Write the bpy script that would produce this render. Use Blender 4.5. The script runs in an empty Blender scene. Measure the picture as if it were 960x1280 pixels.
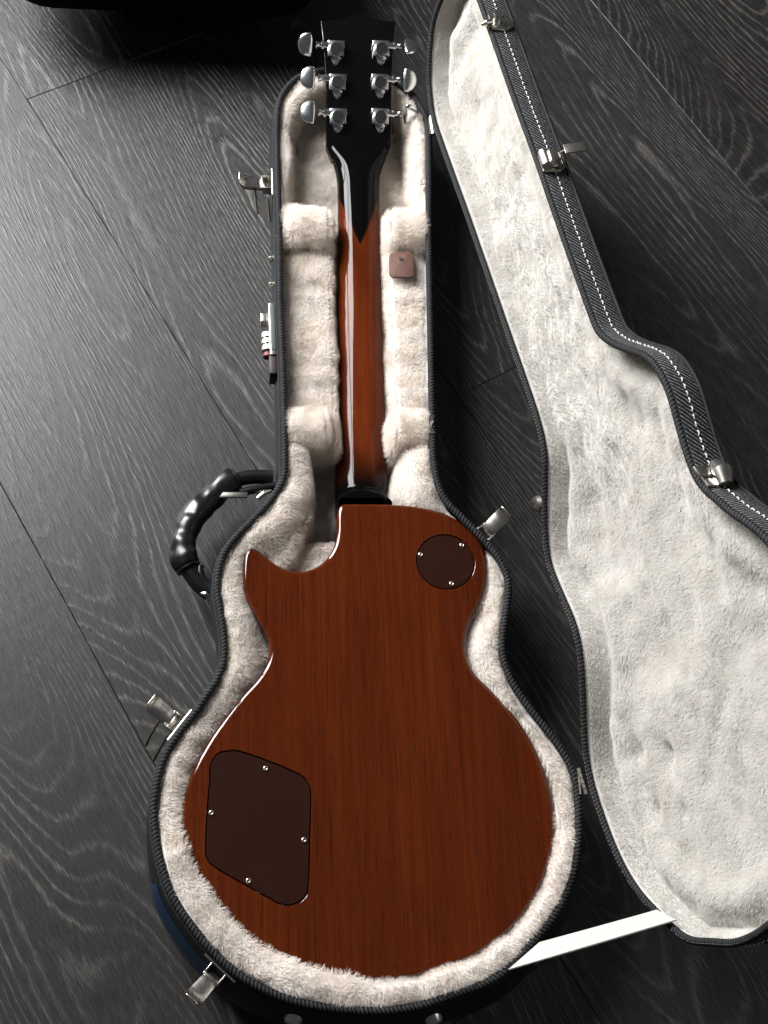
import bpy, bmesh, math, random
import numpy as np
from mathutils import Vector, Matrix
random.seed(4); rng = np.random.default_rng(7)
sc = bpy.context.scene
COL = sc.collection
# ------------------------------------------------------------------ camera
F = 1600.0
NAD = np.array([-185., 700., F]); NAD /= np.linalg.norm(NAD)
Zc = -NAD; _u = np.array([0, -1, 0.]); Yc = _u - (_u @ Zc) * Zc; Yc /= np.linalg.norm(Yc); Xc = np.cross(Yc, Zc)
RW = np.array([Xc, Yc, Zc])                     # image axes (right, down, forward) -> world
CAM = np.array([-0.11888199, -0.2872054, 1.22195549])
def ray(px, py): return RW @ np.array([px - 480., py - 640., F])
def P(px, py, z):
    d = ray(px, py); return CAM + d * (z - CAM[2]) / d[2]
def Ppl(px, py, o, n):
    d = ray(px, py); n = np.asarray(n, float); return CAM + d * ((np.asarray(o) - CAM) @ n) / (d @ n)
cam = bpy.data.cameras.new('camera'); camo = bpy.data.objects.new('camera', cam); COL.objects.link(camo)
cx, cy, cz = RW @ np.array([1., 0, 0]), RW @ np.array([0, -1., 0]), RW @ np.array([0, 0, -1.])
camo.matrix_world = Matrix([[cx[i], cy[i], cz[i], CAM[i]] for i in range(3)] + [[0, 0, 0, 1]])
cam.sensor_fit = 'VERTICAL'; cam.sensor_height = 36.0; cam.lens = F / 1280 * 36.0; cam.clip_start = .05; cam.clip_end = 50
sc.camera = camo
# ------------------------------------------------------------------ light
w = bpy.data.worlds.new('World'); sc.world = w; w.use_nodes = True
bg = w.node_tree.nodes['Background']; bg.inputs[0].default_value = (.93, .96, 1, 1); bg.inputs[1].default_value = .055
def area(name, loc, target, sx, sy, power, col):
    l = bpy.data.lights.new(name, 'AREA'); l.shape = 'RECTANGLE'; l.size = sx; l.size_y = sy; l.energy = power; l.color = col
    o = bpy.data.objects.new(name, l); COL.objects.link(o); o.location = loc
    o.rotation_euler = (Vector(target) - Vector(loc)).to_track_quat('-Z', 'Y').to_euler(); return o
WL = Vector((-1.34, 1.54, 1.27)); WT = Vector((.1, .35, .05))
_q = (WT - WL).to_track_quat('-Z', 'Y'); _rx = _q @ Vector((1, 0, 0)); _ry = _q @ Vector((0, 1, 0))
for i in (-1, 1):
    for j in (-1, 1):                             # four panes of the window that lights the room
        o = area('window_light', WL + _rx * .24 * i + _ry * .46 * j, WT, .43, .86, 45, (.99, .99, 1)); o.rotation_euler = _q.to_euler()
area('far_window_light', (2.2, -.3, 1.7), (.2, .3, 0), .9, 1.2, 8, (.95, .97, 1))
sc.view_settings.view_transform = 'Standard'; sc.view_settings.look = 'None'; sc.view_settings.exposure = 0.0; sc.view_settings.gamma = 1
sc.cycles.max_bounces = 8; sc.cycles.use_denoising = True
# ------------------------------------------------------------------ helpers
def props(o, label=None, cat=None, group=None, kind=None):
    if label: o['label'] = label
    if cat: o['category'] = cat
    if group: o['group'] = group
    if kind: o['kind'] = kind
    return o
def empty(name, loc=(0, 0, 0)):
    o = bpy.data.objects.new(name, None); COL.objects.link(o); o.location = loc; return o
def adopt(o, parent):
    if parent is not None:
        bpy.context.view_layer.update()
        o.parent = parent; o.matrix_parent_inverse = parent.matrix_world.inverted()
def mesh(name, v, f, mat, parent=None, smooth=True, uv=None, flat=None):
    me = bpy.data.meshes.new(name)
    v = np.asarray(v, float)
    me.from_pydata(v.tolist(), [], [tuple(int(i) for i in q) for q in f])
    if smooth: me.polygons.foreach_set('use_smooth', [not (flat and flat[0] <= i < flat[1]) for i in range(len(me.polygons))])
    if uv is not None:
        l = me.uv_layers.new(name='UVMap'); vi = np.empty(len(me.loops), np.int32); me.loops.foreach_get('vertex_index', vi)
        l.data.foreach_set('uv', np.asarray(uv, np.float32)[vi].ravel())
    me.validate(); me.update()
    o = bpy.data.objects.new(name, me); COL.objects.link(o)
    if mat: me.materials.append(mat)
    adopt(o, parent); return o
def fixnormals(o):
    bm = bmesh.new(); bm.from_mesh(o.data); bmesh.ops.recalc_face_normals(bm, faces=bm.faces); bm.to_mesh(o.data); bm.free()
class MB:
    def __init__(s): s.v = []; s.f = []
    def add(s, v, f):
        n = len(s.v); s.v += [tuple(map(float, q)) for q in v]; s.f += [tuple(i + n for i in q) for q in f]; return s
    def box(s, c, sz, M=None, bev=0.0, seg=2):
        bm = bmesh.new(); bmesh.ops.create_cube(bm, size=1)
        for q in bm.verts: q.co = Vector((q.co.x * sz[0], q.co.y * sz[1], q.co.z * sz[2])) + Vector(c)
        if bev: bmesh.ops.bevel(bm, geom=bm.edges[:], offset=bev, segments=seg, affect='EDGES', profile=.5)
        return s._bm(bm, M)
    def _bm(s, bm, M):
        if M is not None: bm.transform(M)
        bm.verts.index_update(); s.add([q.co for q in bm.verts], [[q.index for q in f.verts] for f in bm.faces]); bm.free(); return s
    def tube(s, pts, r, n=10, cap=True, squash=None):
        pts = [Vector(p) for p in pts]; m = len(pts); rr = r if hasattr(r, '__len__') else [r] * m
        t = (pts[1] - pts[0]).normalized(); a = t.orthogonal().normalized(); V = []; Fc = []
        for i, p in enumerate(pts):
            t = (pts[min(i + 1, m - 1)] - pts[max(i - 1, 0)]).normalized(); a = (a - a.dot(t) * t).normalized(); b = t.cross(a)
            for k in range(n):
                th = 2 * math.pi * k / n; V.append(p + (a * math.cos(th) + b * math.sin(th)) * rr[i])
        for i in range(m - 1):
            for k in range(n): Fc.append((i * n + k, i * n + (k + 1) % n, (i + 1) * n + (k + 1) % n, (i + 1) * n + k))
        if cap: Fc += [tuple(range(n))[::-1], tuple((m - 1) * n + k for k in range(n))]
        return s.add(V, Fc)
    def prism(s, poly, z0, z1, M=None, bev=0.0, seg=2):
        bm = bmesh.new(); vs = [bm.verts.new((p[0], p[1], z0)) for p in poly]; f = bm.faces.new(vs)
        r = bmesh.ops.extrude_face_region(bm, geom=[f]); nv = [e for e in r['geom'] if isinstance(e, bmesh.types.BMVert)]
        for q in nv: q.co.z = z1
        bmesh.ops.recalc_face_normals(bm, faces=bm.faces)
        if bev: bmesh.ops.bevel(bm, geom=[e for e in bm.edges if abs(e.verts[0].co.z - z1) < 1e-7 and abs(e.verts[1].co.z - z1) < 1e-7], offset=bev, segments=seg, affect='EDGES', profile=.5)
        return s._bm(bm, M)
    def build(s, name, mat, parent=None, smooth=True, ang=35):
        o = mesh(name, s.v, s.f, mat, parent, smooth); fixnormals(o)
        if smooth: o.data.set_sharp_from_angle(angle=math.radians(ang))
        return o
def crom(pts, n=12, closed=True):
    p = np.asarray(pts, float); m = len(p); out = []
    for i in range(m if closed else m - 1):
        if closed: a, b, c, d = p[i - 1], p[i], p[(i + 1) % m], p[(i + 2) % m]
        else: a, b, c, d = p[max(i - 1, 0)], p[i], p[i + 1], p[min(i + 2, m - 1)]
        for k in range(n):
            t = k / n; out.append(.5 * (2 * b + (c - a) * t + (2 * a - 5 * b + 4 * c - d) * t * t + (3 * b - a - 3 * c + d) * t ** 3))
    if not closed: out.append(p[-1])
    return np.array(out)
def resample(p, step=None, n=None, closed=True):
    q = np.vstack([p, p[:1]]) if closed else p
    s = np.r_[0, np.cumsum(np.linalg.norm(np.diff(q, axis=0), axis=1))]
    if n is None: n = max(4, int(round(s[-1] / step)))
    t = np.linspace(0, s[-1], n, endpoint=not closed)
    return np.stack([np.interp(t, s, q[:, k]) for k in range(q.shape[1])], 1), s[-1]
def smoothc(p, it=2):
    for _ in range(it): p = (np.roll(p, 1, 0) + 2 * p + np.roll(p, -1, 0)) / 4
    return p
def outn(p):                                     # outward 2D normals of a closed loop
    t = np.roll(p, -1, 0) - np.roll(p, 1, 0); t /= np.linalg.norm(t, axis=1)[:, None] + 1e-12
    n = np.stack([t[:, 1], -t[:, 0]], 1)
    x, y = p[:, 0], p[:, 1]
    if np.sum(x * np.roll(y, -1) - np.roll(x, -1) * y) < 0: n = -n
    return n
def sdf(poly, x, y):                             # negative inside
    sh = x.shape; q = np.stack([x.ravel(), y.ravel()], 1); d = np.full(len(q), 1e9); ins = np.zeros(len(q), bool)
    a = poly; b = np.roll(poly, -1, 0)
    for i in range(len(a)):
        e = b[i] - a[i]; wv = q - a[i]; t = np.clip((wv @ e) / (e @ e + 1e-18), 0, 1)
        d = np.minimum(d, ((wv - t[:, None] * e) ** 2).sum(1))
        c = (a[i, 1] > q[:, 1]) != (b[i, 1] > q[:, 1])
        if c.any(): ins ^= c & (q[:, 0] < (e[0] * (q[:, 1] - a[i, 1]) / (e[1] if abs(e[1]) > 1e-15 else 1e-15) + a[i, 0]))
    d = np.sqrt(d); d[ins] *= -1; return d.reshape(sh)
def sstep(a, b, x):
    t = np.clip((x - a) / (b - a), 0, 1); return t * t * (3 - 2 * t)
_G = rng.random((8, 256, 256))
def vn(x, y, sc_, seed=0):                       # value noise 0..1
    x = np.asarray(x) / sc_ + 37.3; y = np.asarray(y) / sc_ + 51.7; g = _G[seed % 8]
    i = np.floor(x).astype(int); j = np.floor(y).astype(int); fx = x - i; fy = y - j; fx = fx * fx * (3 - 2 * fx); fy = fy * fy * (3 - 2 * fy)
    i0, i1, j0, j1 = i % 256, (i + 1) % 256, j % 256, (j + 1) % 256
    return (g[i0, j0] * (1 - fx) + g[i1, j0] * fx) * (1 - fy) + (g[i0, j1] * (1 - fx) + g[i1, j1] * fx) * fy
# ------------------------------------------------------------------ materials
def mat(name, col=(.5, .5, .5), rough=.5, metal=0, coat=0, coat_r=.05, spec=.5, sheen=0):
    m = bpy.data.materials.new(name); m.use_nodes = True; b = m.node_tree.nodes['Principled BSDF']
    b.inputs['Base Color'].default_value = (*col, 1); b.inputs['Roughness'].default_value = rough; b.inputs['Metallic'].default_value = metal
    b.inputs['Coat Weight'].default_value = coat; b.inputs['Coat Roughness'].default_value = coat_r; b.inputs['Specular IOR Level'].default_value = spec
    b.inputs['Sheen Weight'].default_value = sheen
    return m
class NT:
    def __init__(s, m): s.t = m.node_tree; s.b = s.t.nodes['Principled BSDF']
    def n(s, typ, **kw):
        o = s.t.nodes.new(typ)
        for k, v in kw.items():
            if k == 'I':
                for a, c in v.items():
                    if isinstance(c, bpy.types.NodeSocket): s.t.links.new(c, o.inputs[a])
                    else: o.inputs[a].default_value = c
            else: setattr(o, k, v)
        return o
    def m(s, op, a, b=None, c=None, clamp=False):
        I = {0: a}
        if b is not None: I[1] = b
        if c is not None: I[2] = c
        o = s.n('ShaderNodeMath', operation=op, I=I); o.use_clamp = clamp; return o.outputs[0]
    def noise(s, vec, scale, detail=2, rough=.5, w=None, dim='3D'):
        I = {'Vector': vec, 'Scale': scale, 'Detail': detail, 'Roughness': rough}
        if w is not None: dim = '4D'
        o = s.n('ShaderNodeTexNoise', noise_dimensions=dim)
        if w is not None: I['W'] = w
        for a, c in I.items():
            if isinstance(c, bpy.types.NodeSocket): s.t.links.new(c, o.inputs[a])
            else: o.inputs[a].default_value = c
        return o.outputs['Fac']
    def mapr(s, vec, sx, sy, sz, rot=0):
        return s.n('ShaderNodeMapping', I={'Vector': vec, 'Scale': (sx, sy, sz), 'Rotation': (0, 0, rot)}).outputs[0]
    def ramp(s, fac, stops):
        o = s.n('ShaderNodeValToRGB', I={0: fac}); e = o.color_ramp.elements
        while len(e) < len(stops): e.new(.5)
        for k, (p, c) in enumerate(stops): e[k].position = p; e[k].color = (*c, 1) if len(c) == 3 else c
        return o.outputs[0]
    def mix(s, f, a, b, typ='MIX'):
        o = s.n('ShaderNodeMix', data_type='RGBA', blend_type=typ)
        for k, v in ((0, f), (6, a), (7, b)):
            if isinstance(v, bpy.types.NodeSocket): s.t.links.new(v, o.inputs[k])
            else: o.inputs[k].default_value = v if k == 0 else ((*v, 1) if len(v) == 3 else v)
        return o.outputs[2]
    def bump(s, h, dist, strength=1, norm=None):
        I = {'Height': h, 'Distance': dist, 'Strength': strength}
        if norm is not None: I['Normal'] = norm
        return s.n('ShaderNodeBump', I=I).outputs[0]
    def set(s, **kw):
        for k, v in kw.items(): s.t.links.new(v, s.b.inputs[k.replace('_', ' ')])
def m_floor():
    m = mat('dark limed oak laminate', (.05, .05, .05), .4, spec=.38); T = NT(m)
    oc = T.n('ShaderNodeTexCoord').outputs['Object']; rnd = T.n('ShaderNodeObjectInfo').outputs['Random']; W = T.m('MULTIPLY', rnd, 83.0)
    big = T.noise(T.mapr(oc, 1.15, 7.5, 1), 1.0, .5, .4, w=W)
    wav = T.noise(T.mapr(oc, 7, 26, 1), 1.0, 1.5, .5, w=W)
    yy = T.n('ShaderNodeSeparateXYZ', I={0: oc}).outputs[1]
    jag = T.noise(T.mapr(oc, 45, 420, 1), 1.0, 2, .6, w=W)
    h = T.m('ADD', T.m('ADD', T.m('ADD', T.m('MULTIPLY', big, 60.0), T.m('MULTIPLY', yy, T.m('MULTIPLY', rnd, 30.0))), T.m('MULTIPLY', wav, 2.0)), T.m('MULTIPLY', jag, .6))
    fr = T.m('FRACT', h)
    line = T.m('SUBTRACT', 1.0, T.m('MULTIPLY', T.m('ABSOLUTE', T.m('SUBTRACT', fr, .5)), 3.8), clamp=True)
    line = T.m('POWER', line, 1.9)
    pore = T.noise(T.mapr(oc, 55, 900, 1), 1.0, 2, .6, w=W)
    porel = T.ramp(pore, [(.42, (0, 0, 0)), (.62, (1, 1, 1))])
    fade = T.ramp(T.noise(T.mapr(oc, 3, 14, 1), 1.0, 2, .5, w=T.m('ADD', W, 9.0)), [(.36, (.12,) * 3), (.62, (1, 1, 1))])
    lime = T.m('MULTIPLY', T.m('MULTIPLY', line, fade), T.m('ADD', T.m('MULTIPLY', porel, .6), .4))
    lime = T.m('ADD', T.m('MULTIPLY', lime, .85), T.m('MULTIPLY', porel, .14), clamp=True)
    tone = T.m('ADD', T.m('MULTIPLY', T.noise(T.mapr(oc, 2, 9, 1), 1, 3, .55, w=W), .5), .72)
    base = T.mix(rnd, (.0105, .0095, .009), (.016, .015, .0145))
    base = T.mix(1.0, base, T.n('ShaderNodeCombineColor', I={0: tone, 1: tone, 2: tone}).outputs[0], 'MULTIPLY')
    c = T.mix(lime, base, (.108, .101, .092))
    dust = T.ramp(T.noise(oc, 420, 1, .5), [(.80, (0, 0, 0)), (.86, (1, 1, 1))])
    c = T.mix(T.m('MULTIPLY', dust, .35), c, (.35, .34, .32))
    T.set(Base_Color=c, Roughness=T.m('ADD', T.m('MULTIPLY', lime, .10), .38),
          Normal=T.bump(T.m('ADD', lime, T.m('MULTIPLY', pore, .4)), .0005, .8))
    return m
def m_mahog():
    m = mat('glossy mahogany', (.15, .035, .013), .6, coat=1, coat_r=.02, spec=0); T = NT(m); oc = T.n('ShaderNodeTexCoord').outputs['Object']
    a = T.noise(T.mapr(oc, 210, 5, 210, .02), 1, 4, .62); b = T.noise(T.mapr(oc, 700, 14, 700), 1, 3, .65); d = T.noise(T.mapr(oc, 11, .8, 11), 1, 2, .5)
    c = T.ramp(a, [(.25, (.047, .0076, .0015)), (.5, (.061, .0106, .0020)), (.75, (.078, .0144, .0028))])
    c = T.mix(T.ramp(b, [(.34, (.7,) * 3), (.46, (0, 0, 0))]), c, (.024, .0045, .0012))
    c = T.mix(T.ramp(T.noise(T.mapr(oc, 1500, 130, 1500), 1, 1, .5), [(.60, (0, 0, 0)), (.70, (.55,) * 3)]), c, (.018, .0035, .001))
    c = T.mix(.8, c, T.ramp(d, [(.3, (.70, .62, .55)), (.7, (1.25, 1.25, 1.2))]), 'MULTIPLY')
    T.set(Base_Color=c, Coat_Roughness=T.m('ADD', T.m('MULTIPLY', T.noise(oc, 14, 4, .6), .09), .0))
    return m
def m_neck():
    m = mat('glossy sunburst neck mahogany', (.2, .05, .02), .6, coat=.30, coat_r=.04, spec=0); T = NT(m); oc = T.n('ShaderNodeTexCoord').outputs['Object']
    a = T.noise(T.mapr(oc, 90, 7, 90), 1, 4, .6); b = T.noise(T.mapr(oc, 900, 60, 900), 1, 3, .6)
    c = T.ramp(a, [(.3, (.050, .0085, .0020)), (.6, (.098, .0185, .0042))])
    c = T.mix(T.ramp(b, [(.36, (.6,) * 3), (.52, (0, 0, 0))]), c, (.07, .012, .004))
    at = T.n('ShaderNodeAttribute', attribute_name='burst').outputs['Fac']
    c = T.mix(at, c, (.0018, .0018, .0018))
    T.set(Base_Color=c); return m
def m_fur(name, c1, c2, comb=1):
    m = mat(name, c1, .9, spec=.15, sheen=.15); T = NT(m); oc = T.n('ShaderNodeTexCoord').outputs['Object']
    n = T.noise(oc, 34, 3, .6); n2 = T.noise(oc, 380, 2, .6)
    c = T.mix(T.ramp(n, [(.38, (0, 0, 0)), (.66, (1, 1, 1))]), c1, c2)
    T.set(Base_Color=c, Normal=T.bump(n2, .0012, .5))
    tr = T.n('ShaderNodeBsdfTranslucent', I={0: c}); mx = T.n('ShaderNodeMixShader', I={0: .42}); out = [q for q in T.t.nodes if q.type == 'OUTPUT_MATERIAL'][0]
    T.t.links.new(T.b.outputs[0], mx.inputs[1]); T.t.links.new(tr.outputs[0], mx.inputs[2]); T.t.links.new(mx.outputs[0], out.inputs[0]); return m
def m_vinyl(name, rib=False):
    m = mat(name, (.008, .0082, .0087), .5, spec=.25); T = NT(m); oc = T.n('ShaderNodeTexCoord').outputs['Object']
    g = T.noise(oc, 900, 2, .6)
    if rib:
        uv = T.n('ShaderNodeTexCoord').outputs['UV']; s = T.n('ShaderNodeSeparateXYZ', I={0: uv})
        wob = T.m('MULTIPLY', T.noise(oc, 60, 2, .5), 1.1)
        ph = T.m('ADD', T.m('ADD', T.m('MULTIPLY', s.outputs[0], 240), T.m('MULTIPLY', s.outputs[1], -230)), wob)
        fr = T.m('ABSOLUTE', T.m('SUBTRACT', T.m('FRACT', ph), .5))
        ridge = T.m('SUBTRACT', 1.0, T.m('MULTIPLY', fr, 5.2), clamp=True)
        brk = T.ramp(T.noise(oc, 700, 2, .6), [(.35, (.15,) * 3), (.6, (1, 1, 1))])
        r = T.m('MULTIPLY', ridge, brk)
        T.set(Base_Color=T.mix(r, (.008, .0085, .0095), (.33, .335, .34)), Normal=T.bump(T.m('ADD', ridge, T.m('MULTIPLY', g, .35)), .0006, .9))  # pale ridge colour paints in the highlights along the ribs
    else:
        T.set(Normal=T.bump(g, .0003, .6))
    return m
def m_leather():
    m = mat('brown leather', (.10, .045, .032), .6); T = NT(m); oc = T.n('ShaderNodeTexCoord').outputs['Object']
    T.set(Base_Color=T.mix(T.noise(oc, 120, 3, .6), (.06, .024, .017), (.15, .07, .05)), Normal=T.bump(T.noise(oc, 900, 3, .6), .0004, .7)); return m
def m_metal(name, col, rough):
    m = mat(name, col, rough, 1); T = NT(m); oc = T.n('ShaderNodeTexCoord').outputs['Object']
    n = T.noise(oc, 90, 3, .6)
    T.set(Roughness=T.m('ADD', T.m('MULTIPLY', n, .14), rough - .06)); return m
def m_plate():
    m = mat('matte brown plastic', (.012, .005, .004), .5, spec=.03); T = NT(m); oc = T.n('ShaderNodeTexCoord').outputs['Object']
    T.set(Base_Color=T.mix(T.noise(oc, 25, 3, .6), (.0150, .0050, .0030), (.0205, .0070, .0042)), Normal=T.bump(T.noise(oc, 1600, 2, .6), .0001, .5)); return m
FLOOR = m_floor(); MAHOG = m_mahog(); NECK = m_neck()
FURB = m_fur('cream plush', (.90, .84, .775), (.95, .905, .86)); FURL = m_fur('white plush', (.71, .688, .645), (.785, .765, .725))
VINYL = m_vinyl('black vinyl'); RIB = m_vinyl('ribbed black vinyl', True); ROPE = mat('black braided binding', (.012, .013, .014), .6, spec=.08); _t = NT(ROPE); _t.set(Base_Color=_t.mix(_t.n('ShaderNodeAttribute', attribute_name='strand').outputs['Fac'], (.003, .0032, .0034), (.055, .056, .058)))
NICKEL = m_metal('aged nickel', (.64, .61, .55), .28); CHROME = m_metal('chrome', (.78, .79, .80), .20); DARKM = mat('dark gap', (.004, .004, .004), .7)
PLATE = m_plate(); BLACKG = mat('gloss black lacquer', (.002, .002, .0022), .6, coat=1, coat_r=.02, spec=.0); LEATH = m_leather()
BLKL = mat('glossy black leather', (.006, .006, .007), .30, spec=.45); STRAPM = mat('white webbing', (.46, .46, .43), .85)
_t = NT(STRAPM); _o = _t.n('ShaderNodeTexCoord').outputs['Object']; _w = _t.noise(_t.mapr(_o, 900, 900, 900), 1, 2, .6); _t.set(Base_Color=_t.mix(_w, (.34, .34, .31), (.46, .46, .43)), Normal=_t.bump(_w, .0006, .8))
WIREM = mat('reflection-darkened steel wire', (.10, .09, .075), .4, 1)  # the dark reflection in the wires is put into their colour
THREAD = mat('white thread', (.58, .57, .52), .8); BLUE = mat('painted blue reflection', (.006, .018, .042), .3, spec=.4)
RED = mat('red dial', (.10, .010, .008), .5); BRDARK = mat('dark brown rubber', (.022, .013, .010), .5); BLKF = mat('black upholstery', (.003, .003, .003), .9, spec=.05)
# ------------------------------------------------------------------ floor of separate planks
floor = props(empty('floor'), 'dark grey limed oak laminate floor', None, None, 'structure')
TH = math.radians(-61); eX = np.array([math.cos(TH), math.sin(TH)]); eN = np.array([-math.sin(TH), math.cos(TH)])
PW, PL = .2365, 1.38
def plank_mesh():
    bm = bmesh.new(); bmesh.ops.create_cube(bm, size=1)
    for q in bm.verts: q.co = Vector((q.co.x * (PL - .0003), q.co.y * (PW - .0003), (q.co.z - .5) * .012))
    bmesh.ops.bevel(bm, geom=[e for e in bm.edges if e.verts[0].co.z > -.001 and e.verts[1].co.z > -.001], offset=.0006, segments=1, affect='EDGES')
    me = bpy.data.meshes.new('plank'); bm.to_mesh(me); bm.free(); me.materials.append(FLOOR); return me
PM = plank_mesh()
joint = {0: -.852, 1: -.275, -1: -1.12, 2: .30 - 1.38, 3: -.1, -2: .2}
for k in range(-8, 13):
    j0 = joint.get(k, (k * .517) % PL)
    off = .057 + PW * (k + .5)
    for i in range(-2, 3):
        al = j0 + PL * (i + .5)
        if abs(al) > 2.6: continue
        o = bpy.data.objects.new('plank', PM); COL.objects.link(o)
        c = eX * al + eN * off; o.location = (c[0], c[1], 0); o.rotation_euler = (0, 0, TH)
        o.parent = floor
sub = MB().box((0, 0, -.03), (6, 6, .02)).build('subfloor', DARKM, floor, smooth=False)
# ------------------------------------------------------------------ case outline (outer edge of the rim, traced then unprojected at rim height)
ZR = .095
RIM_PX = [(440,79),(402,84),(377,90),(360,102),(347,122),(342.5,150),(342.5,200),(344,250),(345.5,302),(346,375),(349,450),(351,525),(351.5,573),(350,597),(335,622),(312,647),(292,667),(277,687),(269,710),(266.5,735),(271,767),(275,797),(275,825),(267,847),(255,865),(240,888),(220,913),(201,944),(191,978),(187,1008),(189,1043),(196,1079),(208,1117),(228,1150),(258,1188),(296,1223),(340,1247),(381,1260),(427,1267),(477,1269),(525,1263),(570,1248),(614,1232),(643,1211),(677,1173),(702,1140),(719,1102),(727,1061),(728.5,1018),(725,980),(715,950),(697,922),(670,888),(648,857),(635,829),(632,803),(636,772),(640,735),(636,712),(618,683),(583,646),(562,625),(552,605),(547,580),(545,550),(542.5,425),(540,300),(540,225),(539,162),(535,143),(525,125),(513,110),(490,94),(465,82)]
def pxpoly(px, z): return np.array([P(a, b, z)[:2] for a, b in px])
rim_d = crom(pxpoly(RIM_PX, ZR), 8); rim, RLEN = resample(rim_d, .003); rim = smoothc(rim, 3); RN = outn(rim); NR = len(rim)
case = props(empty('guitar_case', (*rim.mean(0), 0)), 'open black guitar case with cream plush lining, braided edge and upright lid', 'guitar case')
def loops_mesh(name, loops, mt, parent, closed_ring=True, uvs=None, cap_last=False):
    n = len(loops[0]); V = np.vstack(loops); Fc = []
    for i in range(len(loops) - 1):
        for k in range(n if closed_ring else n - 1):
            k2 = (k + 1) % n; Fc.append((i * n + k, i * n + k2, (i + 1) * n + k2, (i + 1) * n + k))
    if cap_last: Fc.append(tuple((len(loops) - 1) * n + k for k in range(n)))
    o = mesh(name, V, Fc, mt, parent, True, uvs); fixnormals(o); return o
# base shell: bulged outer wall, floor, thin inner side
bul = .004 + .011 * sstep(P(300, 1000, 0)[1], P(300, 1200, 0)[1], rim[:, 1]); bul = smoothc(bul[:, None], 8)[:, 0]
def wl(off, z, f=0): return np.c_[rim + RN * (off + bul * f)[:, None] if hasattr(off, '__len__') else rim + RN * (np.full(NR, off) + bul * f)[:, None], np.full(NR, z)]
prof = [(-.006, .090, 0), (-.001, .091, 0), (-.0006, .087, .1), (.0, .078, .4), (.0005, .066, .75), (0, .05, 1), (-.0005, .03, 1), (-.002, .014, .9), (-.007, .005, .7), (-.014, .003, .5)]
shell = loops_mesh('base_shell', [wl(a, b, f) for a, b, f in prof], VINYL, case, cap_last=True)
# braided binding with real twist
def rope(name, cen, nrm2, toworld, r, parent, pitch=.0070, amp=.16):
    """cen: closed 2D loop, nrm2 its normals, toworld(p2, h) -> 3D"""
    c, L = resample(cen, .00065); nn = outn(c); n = len(c); K = 10; V = np.zeros((n, K, 3)); s = np.arange(n) / n * L
    turns = round(L / pitch)
    for k in range(K):
        th = 2 * math.pi * k / K; ph = 2 * math.pi * (s / L * turns) + th * 1.0
        rr = r * (1 - amp + amp * 1.6 * np.abs(np.sin(ph / 2 * 2)) )
        V[:, k, :] = toworld(c + nn * (math.cos(th) * rr)[:, None] if False else c + nn * (np.cos(th) * rr)[:, None], np.sin(th) * rr)
    Fc = []
    for i in range(n):
        i2 = (i + 1) % n
        for k in range(K): Fc.append((i * K + k, i2 * K + k, i2 * K + (k + 1) % K, i * K + (k + 1) % K))
    o = mesh(name, V.reshape(-1, 3), Fc, ROPE, parent)
    th = 2 * np.pi * np.arange(K) / K; ph = 2 * np.pi * (s[:, None] / L * turns) + th[None, :]
    at = o.data.attributes.new('strand', 'FLOAT', 'POINT'); at.data.foreach_set('value', (np.clip(np.abs(np.sin(ph)) * 2.2 - 1.2, 0, 1) * (.55 + .45 * rng.random((n, 1)))).astype(np.float32).ravel()); return o
rope('rim_binding', rim - RN * .0034, RN, lambda p, h: np.c_[p, h + .0935], .0034, case)
rope('lower_bead', rim + RN * .0004, RN, lambda p, h: np.c_[p, h * .6 + .0865], .0014, case, .003, .05)
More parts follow.
